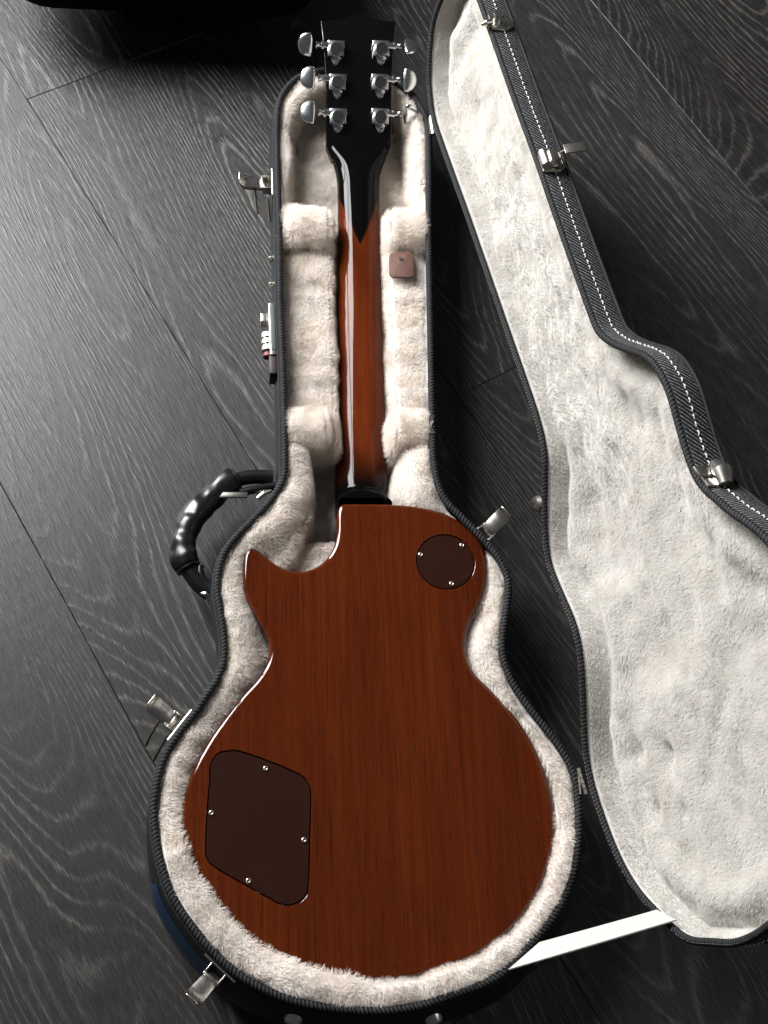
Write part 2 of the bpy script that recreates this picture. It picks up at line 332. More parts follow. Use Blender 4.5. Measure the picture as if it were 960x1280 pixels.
# ------------------------------------------------------------------ fur strands
def strands(name, V, tris, density, length, mt, parent, comb=(0, 0, 0), keep=None, seed=0, up=.75, rad=.00010, spread=.20, lenvar=.3, clump=1.0):
    V = np.asarray(V, float); t = np.asarray(tris); r = np.random.default_rng(seed)
    a, b, c = V[t[:, 0]], V[t[:, 1]], V[t[:, 2]]; nr = np.cross(b - a, c - a); ar = np.linalg.norm(nr, axis=1) / 2; nr /= (2 * ar[:, None] + 1e-15)
    if nr.sum(0) @ np.asarray(up_ref) < 0: nr = -nr
    n = int(ar.sum() * density); idx = r.choice(len(t), n, p=ar / ar.sum()); u, v = r.random(n), r.random(n); fl = u + v > 1; u[fl] = 1 - u[fl]; v[fl] = 1 - v[fl]
    pos = a[idx] + (b - a)[idx] * u[:, None] + (c - a)[idx] * v[:, None]; N = nr[idx]
    if keep is not None:
        k = keep(pos); pos, N = pos[k], N[k]; n = len(pos)
    s, q = pos[:, 0] + pos[:, 2] * .7, pos[:, 1] + pos[:, 2] * .6
    cl = np.stack([vn(s, q, .011, 0) - .5, vn(s, q, .011, 1) - .5, vn(s, q, .011, 2) - .5], 1) * .8
    cl += np.stack([vn(s, q, .0042, 3) - .5, vn(s, q, .0042, 4) - .5, vn(s, q, .0042, 5) - .5], 1) * .4
    cl *= clump
    cl += np.stack([vn(s, q, .04, 6) - .5, vn(s, q, .04, 7) - .5, vn(s, q, .04, 0) - .5], 1) * .6
    d = N * up + np.asarray(comb) + cl + r.normal(size=(n, 3)) * spread * .5
    dn = (d * N).sum(1); d += N * np.maximum(0, .12 - dn)[:, None]; d /= np.linalg.norm(d, axis=1)[:, None]
    L = length * (1 - lenvar + 2 * lenvar * r.random(n)) * (.75 + .5 * vn(s, q, .013, 3))
    pts = np.zeros((n, 4, 3)); st = N * .6 + d * .4; st /= np.linalg.norm(st, axis=1)[:, None]
    e = d * 1.0 + cl * .5 + np.asarray(comb) * .5; e /= np.linalg.norm(e, axis=1)[:, None]
    pts[:, 0] = pos - N * .0006; pts[:, 1] = pos + st * (L / 3)[:, None]; pts[:, 2] = pts[:, 1] + d * (L / 3)[:, None]; pts[:, 3] = pts[:, 2] + e * (L / 3)[:, None]
    hc = bpy.data.hair_curves.new(name); hc.add_curves([4] * n)
    hc.points.foreach_set('position', pts.reshape(-1).astype(np.float32))
    ra = hc.attributes.get('radius') or hc.attributes.new('radius', 'FLOAT', 'POINT')
    ra.data.foreach_set('value', np.tile(np.array([1, .95, .75, .35], np.float32) * rad, n))
    hc.materials.append(mt); o = bpy.data.objects.new(name, hc); COL.objects.link(o); adopt(o, parent); o['kind'] = 'stuff'
    print(name, n); return o
up_ref = (0, 0, 1)
def snap(X, Y, d, lo_, st_):
    gY, gX = np.gradient(d, st_); g = np.sqrt(gX ** 2 + gY ** 2) + 1e-9; m = (d < lo_); k = np.where(m, np.clip(lo_ - d, 0, st_ * 2.2), 0)
    return X + gX / g * k, Y + gY / g * k, d > lo_ - st_ * 1.05
def gridmesh(X, Y, Z3, mask):
    """structured grid -> verts, quads where all four corners are in mask; Z3 (ny,nx,3) positions"""
    ny, nx = X.shape; idx = -np.ones((ny, nx), int); cell = mask[:-1, :-1] & mask[1:, :-1] & mask[:-1, 1:] & mask[1:, 1:]
    use = np.zeros((ny, nx), bool); use[:-1, :-1] |= cell; use[1:, :-1] |= cell; use[:-1, 1:] |= cell; use[1:, 1:] |= cell
    idx[use] = np.arange(use.sum()); a = idx[:-1, :-1][cell]; b = idx[:-1, 1:][cell]; c = idx[1:, 1:][cell]; d = idx[1:, :-1][cell]
    Q = np.stack([a, b, c, d], 1); return Z3[use], Q, np.vstack([Q[:, [0, 1, 2]], Q[:, [0, 2, 3]]])
# ------------------------------------------------------------------ guitar outline
ZB = .090
BODY_PX = [(425,630),(421.5,642),(421,665),(417.5,682),(407,699),(395,708),(380,713),(362,712),(345,704),(332,694),(322,685.5),(315,682.5),(309,685),(305,692),(303,708),(303,727),(307,745),(317,765),(330,787),(336,803),(336.5,817),(332,832),(320,850),(304,867),(287,889),(268,914),(252,940),(239,965),(230,992),(226,1022),(228,1055),(236,1087),(251,1119),(273,1148),(302,1174),(338,1196),(378,1213),(420,1223),(462,1226.5),(505,1224),(550,1213),(592,1196),(628,1172),(657,1142),(678,1108),(691,1070),(696,1035),(693,1005),(685,972),(671,937),(649,900),(618,865),(595,842),(585,822),(582.5,803),(588,780),(601,755),(609,730),(610,704),(605,683),(593,665),(573,649),(550,638.5),(520,631.5),(487,629),(455,628.5),(433,628.5)]
bd, BL = resample(crom(pxpoly(BODY_PX, ZB), 8), .0025); body = smoothc(bd, 2); BN = outn(body)
WELL_PX = [(384,525),(384,553),(386,610),(383,640),(372,662),(359,688),(345,702),(325,688),(309,690),(301,712),(301,732),(307,752),(316,772),(323,792),(326,812),(323,832),(312,850),(297,868),(280,890),(262,915),(246,941),(234,968),(227,1000),(226,1035),(232,1065),(244,1092),(266,1120),(292,1150),(320,1172),(345,1190),(385,1208),(420,1218),(443,1219),(455,1223),(472,1228),(500,1229),(530,1224),(560,1213),(600,1198),(640,1174),(668,1143),(688,1102),(700,1062),(701,1030),(698,1003),(691,970),(678,935),(656,897),(620,864),(600,841),(591,822),(590,800),(597,775),(608,750),(615,728),(614,700),(607,676),(590,656),(560,638),(525,627),(506,622),(499,600),(506,573),(513,553),(513,525)]
well = pxpoly(WELL_PX, ZR)
HEAD_PX = [(362,320),(359,195),(361,148),(374,120),(398,105),(440,98),(480,101),(503,114),(517,142),(521,200),(521,320)]
headp = crom(pxpoly(HEAD_PX, ZR), 5)
step = .0025
gx, gy = np.meshgrid(np.arange(rim[:, 0].min() - .004, rim[:, 0].max() + .004, step), np.arange(rim[:, 1].min(), rim[:, 1].max(), step))
dr = -sdf(rim[::2], gx, gy); dw = sdf(well, gx, gy); dh = sdf(headp, gx, gy); dg = sdf(body[::3], gx, gy)
Yp = lambda py: P(450, py, ZR)[1]
nz = (vn(gx, gy, .03, 0) - .5) * .006 + (vn(gx, gy, .012, 1) - .5) * .004 + (vn(gx, gy, .006, 2) - .5) * .002
low_ = sstep(Yp(1075), Yp(1000), gy)
ring = .0865 - .004 * low_ + .0095 * np.sin(np.clip(dr / .034, 0, 1) * math.pi) ** .7 + nz * .7
deep = .060 + nz - .034 * sstep(Yp(668), Yp(655), gy)
z = ring - .006 * low_ * np.exp(-(dw / .010) ** 2) ; z = z + (deep - z) * sstep(.001, -.008, dw + nz * .4)
zh = ring + (.044 + nz - ring) * sstep(.002, -.010, dh + nz * .5)
ncx = P(450, 400, .06)[0]
midz = .050 + .026 * sstep(.026, .033, np.abs(gx - ncx) + nz * .3) + nz * .7
up_ = sstep(Yp(560), Yp(548), gy)                                     # above the lower support pad
z = z * (1 - up_) + (midz * (1 - sstep(Yp(285), Yp(270), gy)) + zh * sstep(Yp(285), Yp(270), gy)) * up_
sX, sY, sM = snap(gx, gy, dr, .0035, step)
V, Q, TR = gridmesh(gx, gy, np.dstack([sX, sY, z]), sM)
lining = mesh('plush_lining', V, Q, FURB, case)
gb = body[::3]
def keep_base(p):
    d = sdf(gb, p[:, 0], p[:, 1]); dwl = sdf(well, p[:, 0], p[:, 1])
    dri = -sdf(rim[::3], p[:, 0], p[:, 1]); return ~((d < -.004) & (dwl < -.003)) & (p[:, 2] > .034) & (dri > .0085)
strands('plush_pile', V, TR, 1500000, .0045, FURB, lining, comb=(.05, -.12, 0), keep=keep_base, seed=1)
# ------------------------------------------------------------------ neck support pads (plush rolls with a saddle for the neck)
def roll(y0, y1, xl, xr, ztop, nx0, nx1, seed):
    a, b = P(xl, (y0 + y1) / 2, ZR), P(xr, (y0 + y1) / 2, ZR); n = 70; K = 28; V = np.zeros((n, K, 3))
    ya = P((xl + xr) / 2, y0, ZR)[1]; yb = P((xl + xr) / 2, y1, ZR)[1]; hw = abs(ya - yb) / 2; yc = (ya + yb) / 2
    ga, gb_ = P(nx0, y0, ZR)[0], P(nx1, y0, ZR)[0]
    for i in range(n):
        t = i / (n - 1); x = a[0] + (b[0] - a[0]) * (.5 - .5 * math.cos(math.pi * t)); e = min(1, math.sqrt(max(0, 1 - abs(2 * t - 1) ** 5)) + .02)
        sad = sstep(ga - .011, ga - .004, x) * (1 - sstep(gb_ + .002, gb_ + .009, x)); top = ztop - .060 * sad
        for k in range(K):
            th = 2 * math.pi * k / K; nn_ = (vn(x * 1 + math.cos(th) * .02, math.sin(th) * .02 + seed, .012, seed) - .5) * .006 + (vn(x, math.sin(th) * .03 + seed, .03, seed + 1) - .5) * .006
            sy = math.copysign(abs(math.cos(th)) ** .8, math.cos(th)) * (hw + nn_) * (.55 + .45 * e); sz = math.copysign(abs(math.sin(th)) ** .8, math.sin(th))
            zc = (top + .030) / 2; hz = (top - .030) / 2
            V[i, k] = (x, yc + sy, zc + sz * (hz + nn_ * .5) * (e if sz > 0 else 1))
    Fc = [(i * K + k, i * K + (k + 1) % K, (i + 1) * K + (k + 1) % K, (i + 1) * K + k) for i in range(n - 1) for k in range(K)] + [tuple(range(K)), tuple((n - 1) * K + k for k in range(K))]
    VV = V.reshape(-1, 3); o = mesh('neck_support_pad', VV, Fc, FURB, case); fixnormals(o)
    tr = [(q[0], q[1], q[2]) for q in Fc[:-2]] + [(q[0], q[2], q[3]) for q in Fc[:-2]]
    # outward orientation by a reference direction per triangle
    T = np.array(tr); c = VV[T].mean(1); ax = np.c_[c[:, 0], np.full(len(c), yc), np.full(len(c), .06)]
    nrm = np.cross(VV[T[:, 1]] - VV[T[:, 0]], VV[T[:, 2]] - VV[T[:, 0]]); fl = (nrm * (c - ax)).sum(1) < 0; T[fl] = T[fl][:, [0, 2, 1]]
    T = T[(VV[T].mean(1)[:, 2] > .045)]
    strands('plush_pile', VV, T, 1500000, .0062, FURB, o, comb=(0, -.1, .12), seed=10 + seed, keep=lambda p: ((-sdf(rim[::3], p[:, 0], p[:, 1]) > .0062) | (p[:, 2] > .093)) & ~((p[:, 0] > ga - .006) & (p[:, 0] < gb_ + .004)))
    return o
roll(254, 301, 349, 537, .097, 422, 477, 1)
roll(506, 551, 354, 543, .097, 420, 482, 3)
# leather pull tab of the accessory compartment
tz = .083
tab = [(488,318),(512,315),(516,320),(517,345),(514,348),(490,348),(486.5,344),(486,322)]
tp = pxpoly(tab, tz)
tm = MB().prism([tuple(q) for q in resample(tp, .002)[0]], tz, tz + .0028, bev=.0008).build('pull_tab', LEATH, case); tm['label'] = 'small brown leather pull tab'
c_ = P(500, 323, tz + .0028); MB().tube([c_, c_ + np.array([0, 0, .0012])], .0022, 12).build('rivet', NICKEL, tm)
# ------------------------------------------------------------------ guitar
gtr = props(empty('electric_guitar', (0, -.05, .045)), 'electric guitar lying face down, glossy red brown mahogany back and black headstock', 'guitar')
def cover_loop(px, z, st=.0015): return smoothc(resample(crom(pxpoly(px, z), 8), st)[0], 1)
CTRL_PX = [(262,975),(263,956),(272,942),(286,938.5),(300,939),(330,949),(360,961),(378,970),(387,981),(389,996),(388,1040),(386,1105),(381,1122),(367,1131),(352,1131),(336,1123),(300,1103),(268,1084),(258,1072),(257,1055),(259,1010)]
ctrl = cover_loop(CTRL_PX, ZB)
_c = P(557, 702, ZB)[:2]; _r = .5 * (np.linalg.norm(P(521, 702, ZB) - P(593.5, 702, ZB)))
disc = np.array([_c + _r * np.array([math.cos(t), math.sin(t)]) for t in np.linspace(0, 2 * math.pi, 90, endpoint=False)])
def build_body():
    n = len(body); R = .0045; V = []; Fc = []; lo = []
    prof = [(0, -.052), (0, -R)] + [(-R * (1 - math.cos(a)), -R * (1 - math.sin(a))) for a in np.linspace(0, math.pi / 2, 7)[1:]]
    for (o_, dz) in prof: lo.append(np.c_[body + BN * o_, np.full(n, ZB + dz)])
    V = list(np.vstack(lo))
    for i in range(len(lo) - 1):
        for k in range(n): Fc.append((i * n + k, i * n + (k + 1) % n, (i + 1) * n + (k + 1) % n, (i + 1) * n + k))
    Fc.append(tuple(range(n))[::-1])
    top0 = (len(lo) - 1) * n; holes = []
    for hl in (ctrl, disc):
        m = len(hl); hn = outn(hl); s0 = len(V)
        for (o_, dz) in ((.0009, 0), (.0004, -.0003), (.0002, -.001), (.0002, -.0035)): V += list(np.c_[hl + hn * o_, np.full(m, ZB + dz)])
        for i in range(3):
            for k in range(m): Fc.append((s0 + i * m + k, s0 + (i + 1) * m + k, s0 + (i + 1) * m + (k + 1) % m, s0 + i * m + (k + 1) % m))
        Fc.append(tuple(s0 + 3 * m + k for k in range(m))); holes.append((s0, m))
    # flat face with holes
    bm = bmesh.new(); loops = [(top0, n)] + holes; mp = []
    for s0, m in loops:
        vs = [bm.verts.new((V[s0 + k][0], V[s0 + k][1], 0)) for k in range(m)]; mp += [s0 + k for k in range(m)]
        for k in range(m): bm.edges.new((vs[k], vs[(k + 1) % m]))
    bm.verts.index_update(); bmesh.ops.triangle_fill(bm, edges=bm.edges[:], use_beauty=True, normal=(0, 0, 1))
    bm.verts.index_update(); f0 = len(Fc)
    for f in bm.faces:
        q = [mp[v_.index] for v_ in f.verts]; Fc.append(tuple(q if f.normal.z > 0 else q[::-1]))
    bm.free(); o = mesh('body', V, Fc, MAHOG, gtr, True, flat=(f0, len(Fc)))
    bm = bmesh.new(); bm.from_mesh(o.data); bmesh.ops.recalc_face_normals(bm, faces=bm.faces); bm.to_mesh(o.data); bm.free(); return o
gbody = build_body()
# cream binding and the carved maple top just visible below the back edge
nB = len(body)
MB().prism([tuple(q) for q in body - BN * .0006], ZB - .0565, ZB - .0515).build('edge_binding', mat('cream plastic', (.55, .48, .33), .35, coat=.6), gtr)
def screw(px, py, z, parent):
    c = P(px, py, z); r = .0024; prof_ = [(r, -.0004), (r * .98, .0004), (r * .7, .0009), (r * .48, .0010), (r * .40, .0002), (0.0001, .0001)]; V = []; Fc = []; K = 16
    for (a, b) in prof_:
        for k in range(K): V.append((c[0] + a * math.cos(2 * math.pi * k / K), c[1] + a * math.sin(2 * math.pi * k / K), z + b))
    for i in range(len(prof_) - 1):
        for k in range(K): Fc.append((i * K + k, i * K + (k + 1) % K, (i + 1) * K + (k + 1) % K, (i + 1) * K + k))
    o = mesh('screw', V, Fc, NICKEL, parent); MB().tube([(c[0], c[1], z), (c[0], c[1], z + .0006)], .00105, 10).build('recess', DARKM, parent); return o
for nm, lp, lab, scr in (('control_cover', ctrl, 'dark brown control cavity cover', [(332,960.5),(264,1016),(380,1050),(310.5,1101)]), ('switch_cover', disc, 'round dark brown switch cover', [(525.5,693),(577.5,681.5),(564.5,729.5)])):
    hn = outn(lp); m_ = len(lp); zz = ZB - .0006
    L_ = [np.c_[lp - hn * .0007, np.full(m_, zz - .002)], np.c_[lp - hn * .0007, np.full(m_, zz - .0004)], np.c_[lp - hn * .0012, np.full(m_, zz)]]
    o = loops_mesh(nm, L_, PLATE, gtr, cap_last=True); o['label'] = lab
    o.data.set_sharp_from_angle(angle=math.radians(30))
    for a, b in scr: screw(a, b, zz + .0003, o)
PX0 = P(450, 190, .0755); SL = math.tan(math.radians(19.5)); HN = np.array([0, -SL, 1.]); HN /= np.linalg.norm(HN); HE = np.cross(HN, [1, 0, 0]); HE /= np.linalg.norm(HE)
if HE[1] < 0: HE = -HE
yA, yB = P(450, 213, .077)[1], P(450, 240, .078)[1]
# neck: one lofted surface, D section, heel scooping up to the body back
ST = [(158,410.5,487,.0765,.0780,0),(174,410.5,487,.0765,.0783,0),(184,412,485.5,.0758,.0785,.1),(195,416,481.5,.0735,.0788,.35),(205,420,477,.070,.0790,.65),(217,422,474.5,.066,.0792,.9),(232,423,474,.064,.0795,1),(262,423,474.2,.062,.0785,1),(300,423,475.2,.060,.077,1),(350,422.3,476.3,.0575,.0745,1),(400,421.7,477.6,.055,.0725,1),(450,421,479,.053,.0705,1),(500,420.4,480.7,.0505,.069,1),(550,419.8,482.3,.048,.0675,1),(580,419.3,483.3,.0465,.067,1),(605,419.2,484.3,.0455,.067,1),(630,420,485.5,.0445,.067,1),(645,420.5,486,.044,.067,1)]
_s = np.array(ST, float); _p = np.linspace(_s[0, 0], _s[-1, 0], 230); ST = np.stack([_p] + [np.interp(_p, _s[:, 0], _s[:, k]) for k in range(1, 6)], 1)
for _ in range(14): ST[1:-1] = (ST[:-2] + 2 * ST[1:-1] + ST[2:]) / 4
def neck():
    U = np.sin(np.linspace(-math.pi / 2, math.pi / 2, 41)); rows = []; B = []
    hc = P(454, 634, ZB); ha = .5 * np.linalg.norm(P(420.5, 630, ZB) - P(487.5, 630, ZB)); hb = abs(P(454, 613, ZB)[1] - hc[1])
    vtip = P(453, 303, .08)[1]; vs_ = P(453, 236, .08)[1]; hl0 = P(453, 572, .07)[1]; hl1 = P(453, 604, .07)[1]
    for (py, xl, xr, zs, zb, rd) in ST:
        a = P(xl, py, zs); b = P(xr, py, zs); c = (a + b) / 2; hw = (b[0] - a[0]) / 2; yy = c[1]; row = []; bb = []
        # keep apex row at the same world y as the edges
        row.append((c[0] - hw, yy, zs - .012)); bb.append(1)
        for u in U:
            prof_ = (1 - abs(u) ** (2.2 + 6 * (1 - rd))) ** (.5 if rd > .5 else .5)
            zz = zs + (zb - zs) * prof_
            x = c[0] + u * hw
            q = math.sqrt(((x - hc[0]) / ha) ** 2 + (max(yy - hc[1], 0) / hb) ** 2); dd = (q - 1) * hb
            tt = float(sstep(.016, .0012, dd)); zh_ = ZB - .0012 - .0010 * float(sstep(-.0012, .0004, dd))
            zz = zz + (zh_ - zz) * tt ** 1.25
            zpl = PX0[2] + (yy - PX0[1]) * SL - .0004
            row.append((x, yy, zz))
            # black tongue of the headstock running down into the neck; dark fade at the heel
            half = .0235 * max(0, (yy - vtip) / (vs_ - vtip)) ** .85
            blk = 1.0 if yy > vtip and abs(u * .025) < half and yy <= vs_ else (1.0 if yy > vs_ else 0.0)
            if yy <= vs_ + .004 and yy > vtip: blk = float(sstep(-.0009, .0009, half - abs(x - c[0] + .0005)))
            edge = .55 * float(sstep(P(450, 330, .07)[1], P(450, 245, .07)[1], yy)) * (abs(u) ** 3)
            heel = float(sstep(hl0 + .018, hl1 - .004, yy)) 
            side = .45 * float(sstep(hl0 + .10, hl0, yy)) * abs(u) ** 4
            bb.append(max(blk, edge, heel, side))
        row.append((c[0] + hw, yy, zs - .012)); bb.append(1)
        rows.append(row); B += bb
    n = len(rows[0]); V = [p for r_ in rows for p in r_]
    Fc = [(i * n + k, i * n + k + 1, (i + 1) * n + k + 1, (i + 1) * n + k) for i in range(len(rows) - 1) for k in range(n - 1)]
    Fc += [(i * n + n - 1, i * n, (i + 1) * n, (i + 1) * n + n - 1) for i in range(len(rows) - 1)]
    o = mesh('neck', V, Fc, NECK, gtr); fixnormals(o)
    at = o.data.attributes.new('burst', 'FLOAT', 'POINT'); at.data.foreach_set('value', np.array(B, np.float32)); return o
nk = neck()
# headstock: tilted slab
HM = Matrix([[1, HE[0], HN[0], PX0[0]], [0, HE[1], HN[1], PX0[1]], [0, HE[2], HN[2], PX0[2]], [0, 0, 0, 1]])
def hl(px, py, dz=0):
    q = Ppl(px, py, PX0 + HN * dz, HN) - PX0; return (q[0], q @ HE)
HS = [(415,199),(411.5,190),(408,182),(408.3,150),(407.3,100),(404.5,60),(401,26),(413,25.6),(425,24.5),(433,21.5),(440,18.5),(444,18),(447.8,19.6),(452,17.8),(456,17.8),(462,19.6),(470,23),(480,25.7),(494.5,26.5),(491,60),(489.6,100),(489.2,150),(489.5,182),(486,190),(482,199)]
hs = MB().prism([hl(a, b) for a, b in HS], -.0145, 0, M=HM, bev=.0009, seg=3).build('headstock', BLACKG, gtr)
# tuners
def tuner(px, py, side, bx, by, face):
    c = hl(px, py, .008); M = HM @ Matrix.Translation((c[0], c[1], 0)); g = MB(); S = side
    g.box((-.0005 * S, .0050, .0042), (.0190, .0080, .0082), M, .0008).box((0, -.0002, .0036), (.0185, .0165, .0066), M, .0012)
    g.tube([M @ Vector((0, -.001, 0)), M @ Vector((0, -.001, .0083)), M @ Vector((0, -.001, .0084))], [.0086, .0086, .0084], 28)
    h = g.build('tuning_machine', CHROME, gtr)
    t = MB()                                            # screw tab
    t.prism([(-.0062, -.008), (.0062, -.008), (.0030, -.0150), (0, -.0172), (-.0030, -.0150)], 0, .0016, M, .0004).build('screw_tab', CHROME, h)
    MB().tube([M @ Vector((0, -.0128, .0010)), M @ Vector((0, -.0128, .0026))], .0021, 12).build('screw', NICKEL, h)
    k = MB(); k.tube([M @ Vector((0, -.001, .0080)), M @ Vector((0, -.001, .0094)), M @ Vector((0, -.001, .0098))], [.0070, .0069, .0064], 28)
    k.build('cap', m_cap, h, ang=12)
    b = hl(bx, by, .006); dx = b[0] - c[0]; zc = .0045; yo = .0045
    sh = MB(); A = lambda x, y, z_: M @ Vector((x, y, z_))
    xe = dx - S * .006
    sh.tube([A(S * .006, yo, zc), A(S * .0135, yo, zc), A(S * .0136, yo, zc), A(S * .016, yo, zc)], [.0040, .0040, .0047, .0047], 16)
    sh.tube([A(S * .014, yo, zc), A(xe, yo, zc)], .0026, 14).tube([A(xe + -S * .0035, yo, zc), A(xe - S * .001, yo, zc), A(xe, yo, zc)], [.0030, .0040, .0040], 14)
    sh.build('shaft', CHROME, h)
    # kidney button: fat rounded half-moon turned about the shaft axis
    n1, n2 = 22, 14; Vb = []; Fb = []; Rt = Matrix.Rotation(math.radians(face), 4, 'X')
    for i in range(n1 + 1):
        ph = math.pi * i / n1; sx = -math.cos(ph)               # -1..1 along the tall axis
        wdt = math.sin(ph) ** .75
        for k_ in range(n2):
            th = 2 * math.pi * k_ / n2; cx_ = math.cos(th); dep = (.0135 if cx_ > 0 else .0035) * wdt * cx_; thk = .0035 * (wdt ** .8) * math.sin(th)
            p = Rt @ Vector((S * (dep + .0005), sx * .0128, thk)); Vb.append(M @ (Vector((dx, yo, zc)) + p))
    for i in range(n1):
        for k_ in range(n2): Fb.append((i * n2 + k_, i * n2 + (k_ + 1) % n2, (i + 1) * n2 + (k_ + 1) % n2, (i + 1) * n2 + k_))
    o = mesh('button', Vb, Fb, CHROME, h); fixnormals(o)
    return h
m_cap = m_metal('satin dark nickel cap', (.085, .088, .08), .34)
for a in [(420,60,-1,388,55,32),(422,102,-1,391,96,8),(422.6,145,-1,391,138,5),(477,60,1,508,55,-30),(475.6,102,1,507,96,12),(475.8,145,1,508,138,58)]: tuner(*a)
# strap buttons
c = P(533, 630, .075)
MB().tube([c + np.array([0, -.004, 0]), c + np.array([0, .004, 0]), c + np.array([0, .0065, 0]), c + np.array([0, .0075, 0])], [.0035, .0032, .0075, .0060], 20).build('strap_button', NICKEL, gtr)
c = P(468, 1228, .066)
MB().tube([c + np.array([0, .003, 0]), c + np.array([0, -.005, 0]), c + np.array([0, -.008, 0]), c + np.array([0, -.009, 0])], [.0035, .0032, .0070, .0058], 20).build('strap_button', NICKEL, gtr)
# ------------------------------------------------------------------ hardware on the base
def rim_at(px, py, z=ZR):
    q = P(px, py, z)[:2]; i = int(np.argmin(((rim - q) ** 2).sum(1))); n = smoothc(RN, 6)[i]; return i, n
def frame(i, n, off, z):
    t = np.array([-n[1], n[0]]); p = rim[i] + n * off
    return Matrix([[n[0], t[0], 0, p[0]], [n[1], t[1], 0, p[1]], [0, 0, 1, z], [0, 0, 0, 1]])
def latch(px, py, flip=1, lever_up=10, wires=True):
    i, n = rim_at(px, py); M = frame(i, n, .0012, .074); g = MB()
    g.prism([(-.011, -.017), (.011, -.017), (.014, -.008), (.014, .008), (.011, .017), (-.011, .017)], 0, .0016, M @ Matrix.Rotation(math.pi / 2, 4, 'Y') @ Matrix.Translation((-.002, 0, 0)), .0004)
    o = g.build('latch', NICKEL, case)
    k = MB()
    for s in (-1, 1): k.box((.0062, s * .0075, .006), (.011, .0014, .012), M, .0003)
    k.box((.0115, 0, .0105), (.0022, .0162, .0035), M, .0004).box((.0035, 0, .001), (.003, .014, .002), M)
    k.build('bracket', NICKEL, o)
    # curved lever plate with curled lip
    pr = [(.008, .004), (.013, .007), (.020, .0085), (.028, .0085), (.0335, .010), (.0375, .0135), (.039, .016)]; V = []; Fc = []
    W = [.0058, .0062, .0066, .0070, .0072, .0068, .0060]; Rr = Matrix.Rotation(math.radians(-lever_up), 4, 'Y')
    for j, (x, zz) in enumerate(pr):
        for s_, dz in ((-1, 0), (-.6, .0009), (.6, .0009), (1, 0)): V.append(M @ (Rr @ Vector((x, s_ * W[j], zz + dz))))
        for s_, dz in ((-1, -.0045), (1, -.0045)): V.append(M @ (Rr @ Vector((x, s_ * W[j], zz + dz * (1 if j < 5 else .3)))))
    m_ = 6
    for j in range(len(pr) - 1):
        a, b = j * m_, (j + 1) * m_
        for u_, v_ in ((0, 1), (1, 2), (2, 3), (4, 0), (3, 5)): Fc.append((a + u_, a + v_, b + v_, b + u_))
    lv = mesh('lever', V, Fc, NICKEL, o); sm = lv.modifiers.new('thick', 'SOLIDIFY'); sm.thickness = .0008
    lv.data.set_sharp_from_angle(angle=math.radians(40))
    if wires:
        wv = MB(); A = lambda x, y, zz: M @ Vector((x, y * flip, zz))
        wv.tube([A(.020, .003, .004), A(.019, .020, -.002), A(.017, .030, -.006)], .0015, 8)
        wv.tube([A(.006, .012, .0), A(.005, .026, -.006), A(.004, .036, -.010)], .0015, 8)
        wv.build('wire_bail', WIREM, o)
    return o
latch(342, 220, 1, 6); latch(227, 905, 1, 16, True); latch(276, 1208, -1, 14, False); latch(601, 666, -1, 22, False)
# combination lock on the left wall
i, n = rim_at(346, 402); M = frame(i, n, .0045, .070); t_ = 1
lk = MB().box((0, 0, 0), (.0075, .062, .026), M, .0010).build('combination_lock', NICKEL, case)
MB().box((.0002, 0, .0132), (.0050, .052, .0014), M, .0003).build('lock_body_plate', mat('green grey enamel', (.075, .095, .082), .45), lk)
for q in range(3): MB().tube([M @ Vector((.0055, -.004 + q * .0075, -.006)), M @ Vector((.0055, .001 + q * .0075, -.006))], .0062, 18).build('dial', NICKEL, lk)
MB().tube([M @ Vector((.0052, .0195, -.006)), M @ Vector((.0052, .0235, -.006))], .0055, 16).build('red_dial', RED, lk)
MB().box((.0085, -.0165, .002), (.007, .010, .012), M, .0006).build('slide_button', NICKEL, lk)
MB().box((.001, .0415, -.001), (.0078, .021, .024), M, .0008).build('hasp', BRDARK, lk)
for (a, b) in ((342, 305), (343, 337)):
    i, n = rim_at(a, b); M = frame(i, n, .0035, .068); MB().tube([M @ Vector((-.002, 0, 0)), M @ Vector((.0025, 0, 0)), M @ Vector((.0040, 0, 0))], [.0036, .0034, .0015], 14).build('stud', NICKEL, case)
for (a, b) in ((373, 1262), (545, 1262)):
    i, n = rim_at(a, b); M = frame(i, n, .008, .070); MB().tube([M @ Vector((-.005, 0, 0)), M @ Vector((.0030, 0, 0)), M @ Vector((.0055, 0, 0)), M @ Vector((.0065, 0, 0))], [.0085, .0080, .0064, .0030], 22).build('foot_stud', NICKEL, case)
# carrying handle
HPX = [(341,597,.045),(322,596,.046),(303,598,.047),(286,605,.048),(268,618,.049),(253,632,.050),(241,648,.051),(233,666,.052),(229,683,.052),(231,700,.051),(239,716,.050),(250,730,.048),(263,741,.046)]
hp = crom(np.array([P(a, b, z_) for a, b, z_ in HPX]), 8, False); nn_ = len(hp); s_ = np.linspace(0, 1, nn_)
gr = (s_ > .20) & (s_ < .80); hr_ = np.where(gr, .0118 + .0005 * np.sin(s_ * 29) + .0004 * np.sin(s_ * 61), np.where(s_ > .5, .0082, .0068))
hr_ = np.convolve(np.r_[hr_[:1], hr_, hr_[-1:]], [.25, .5, .25], 'valid')
_h = MB().tube(hp, hr_, 24)
_v = np.array(_h.v); _c = np.repeat(hp, 24, 0); _d = _v - _c; _n = vn(_v[:, 0] * 1.0 + _v[:, 2], _v[:, 1] + _v[:, 2] * .7, .007, 2) - .5; _n2 = vn(_v[:, 0] + _v[:, 2] * 2, _v[:, 1], .016, 5) - .5
_h.v = [tuple(q) for q in _c + _d * (1.08 + (.20 * _n + .24 * _n2) * np.repeat(gr.astype(float), 24))[:, None]]
hd = _h.build('carrying_handle', BLKL, case, ang=60)
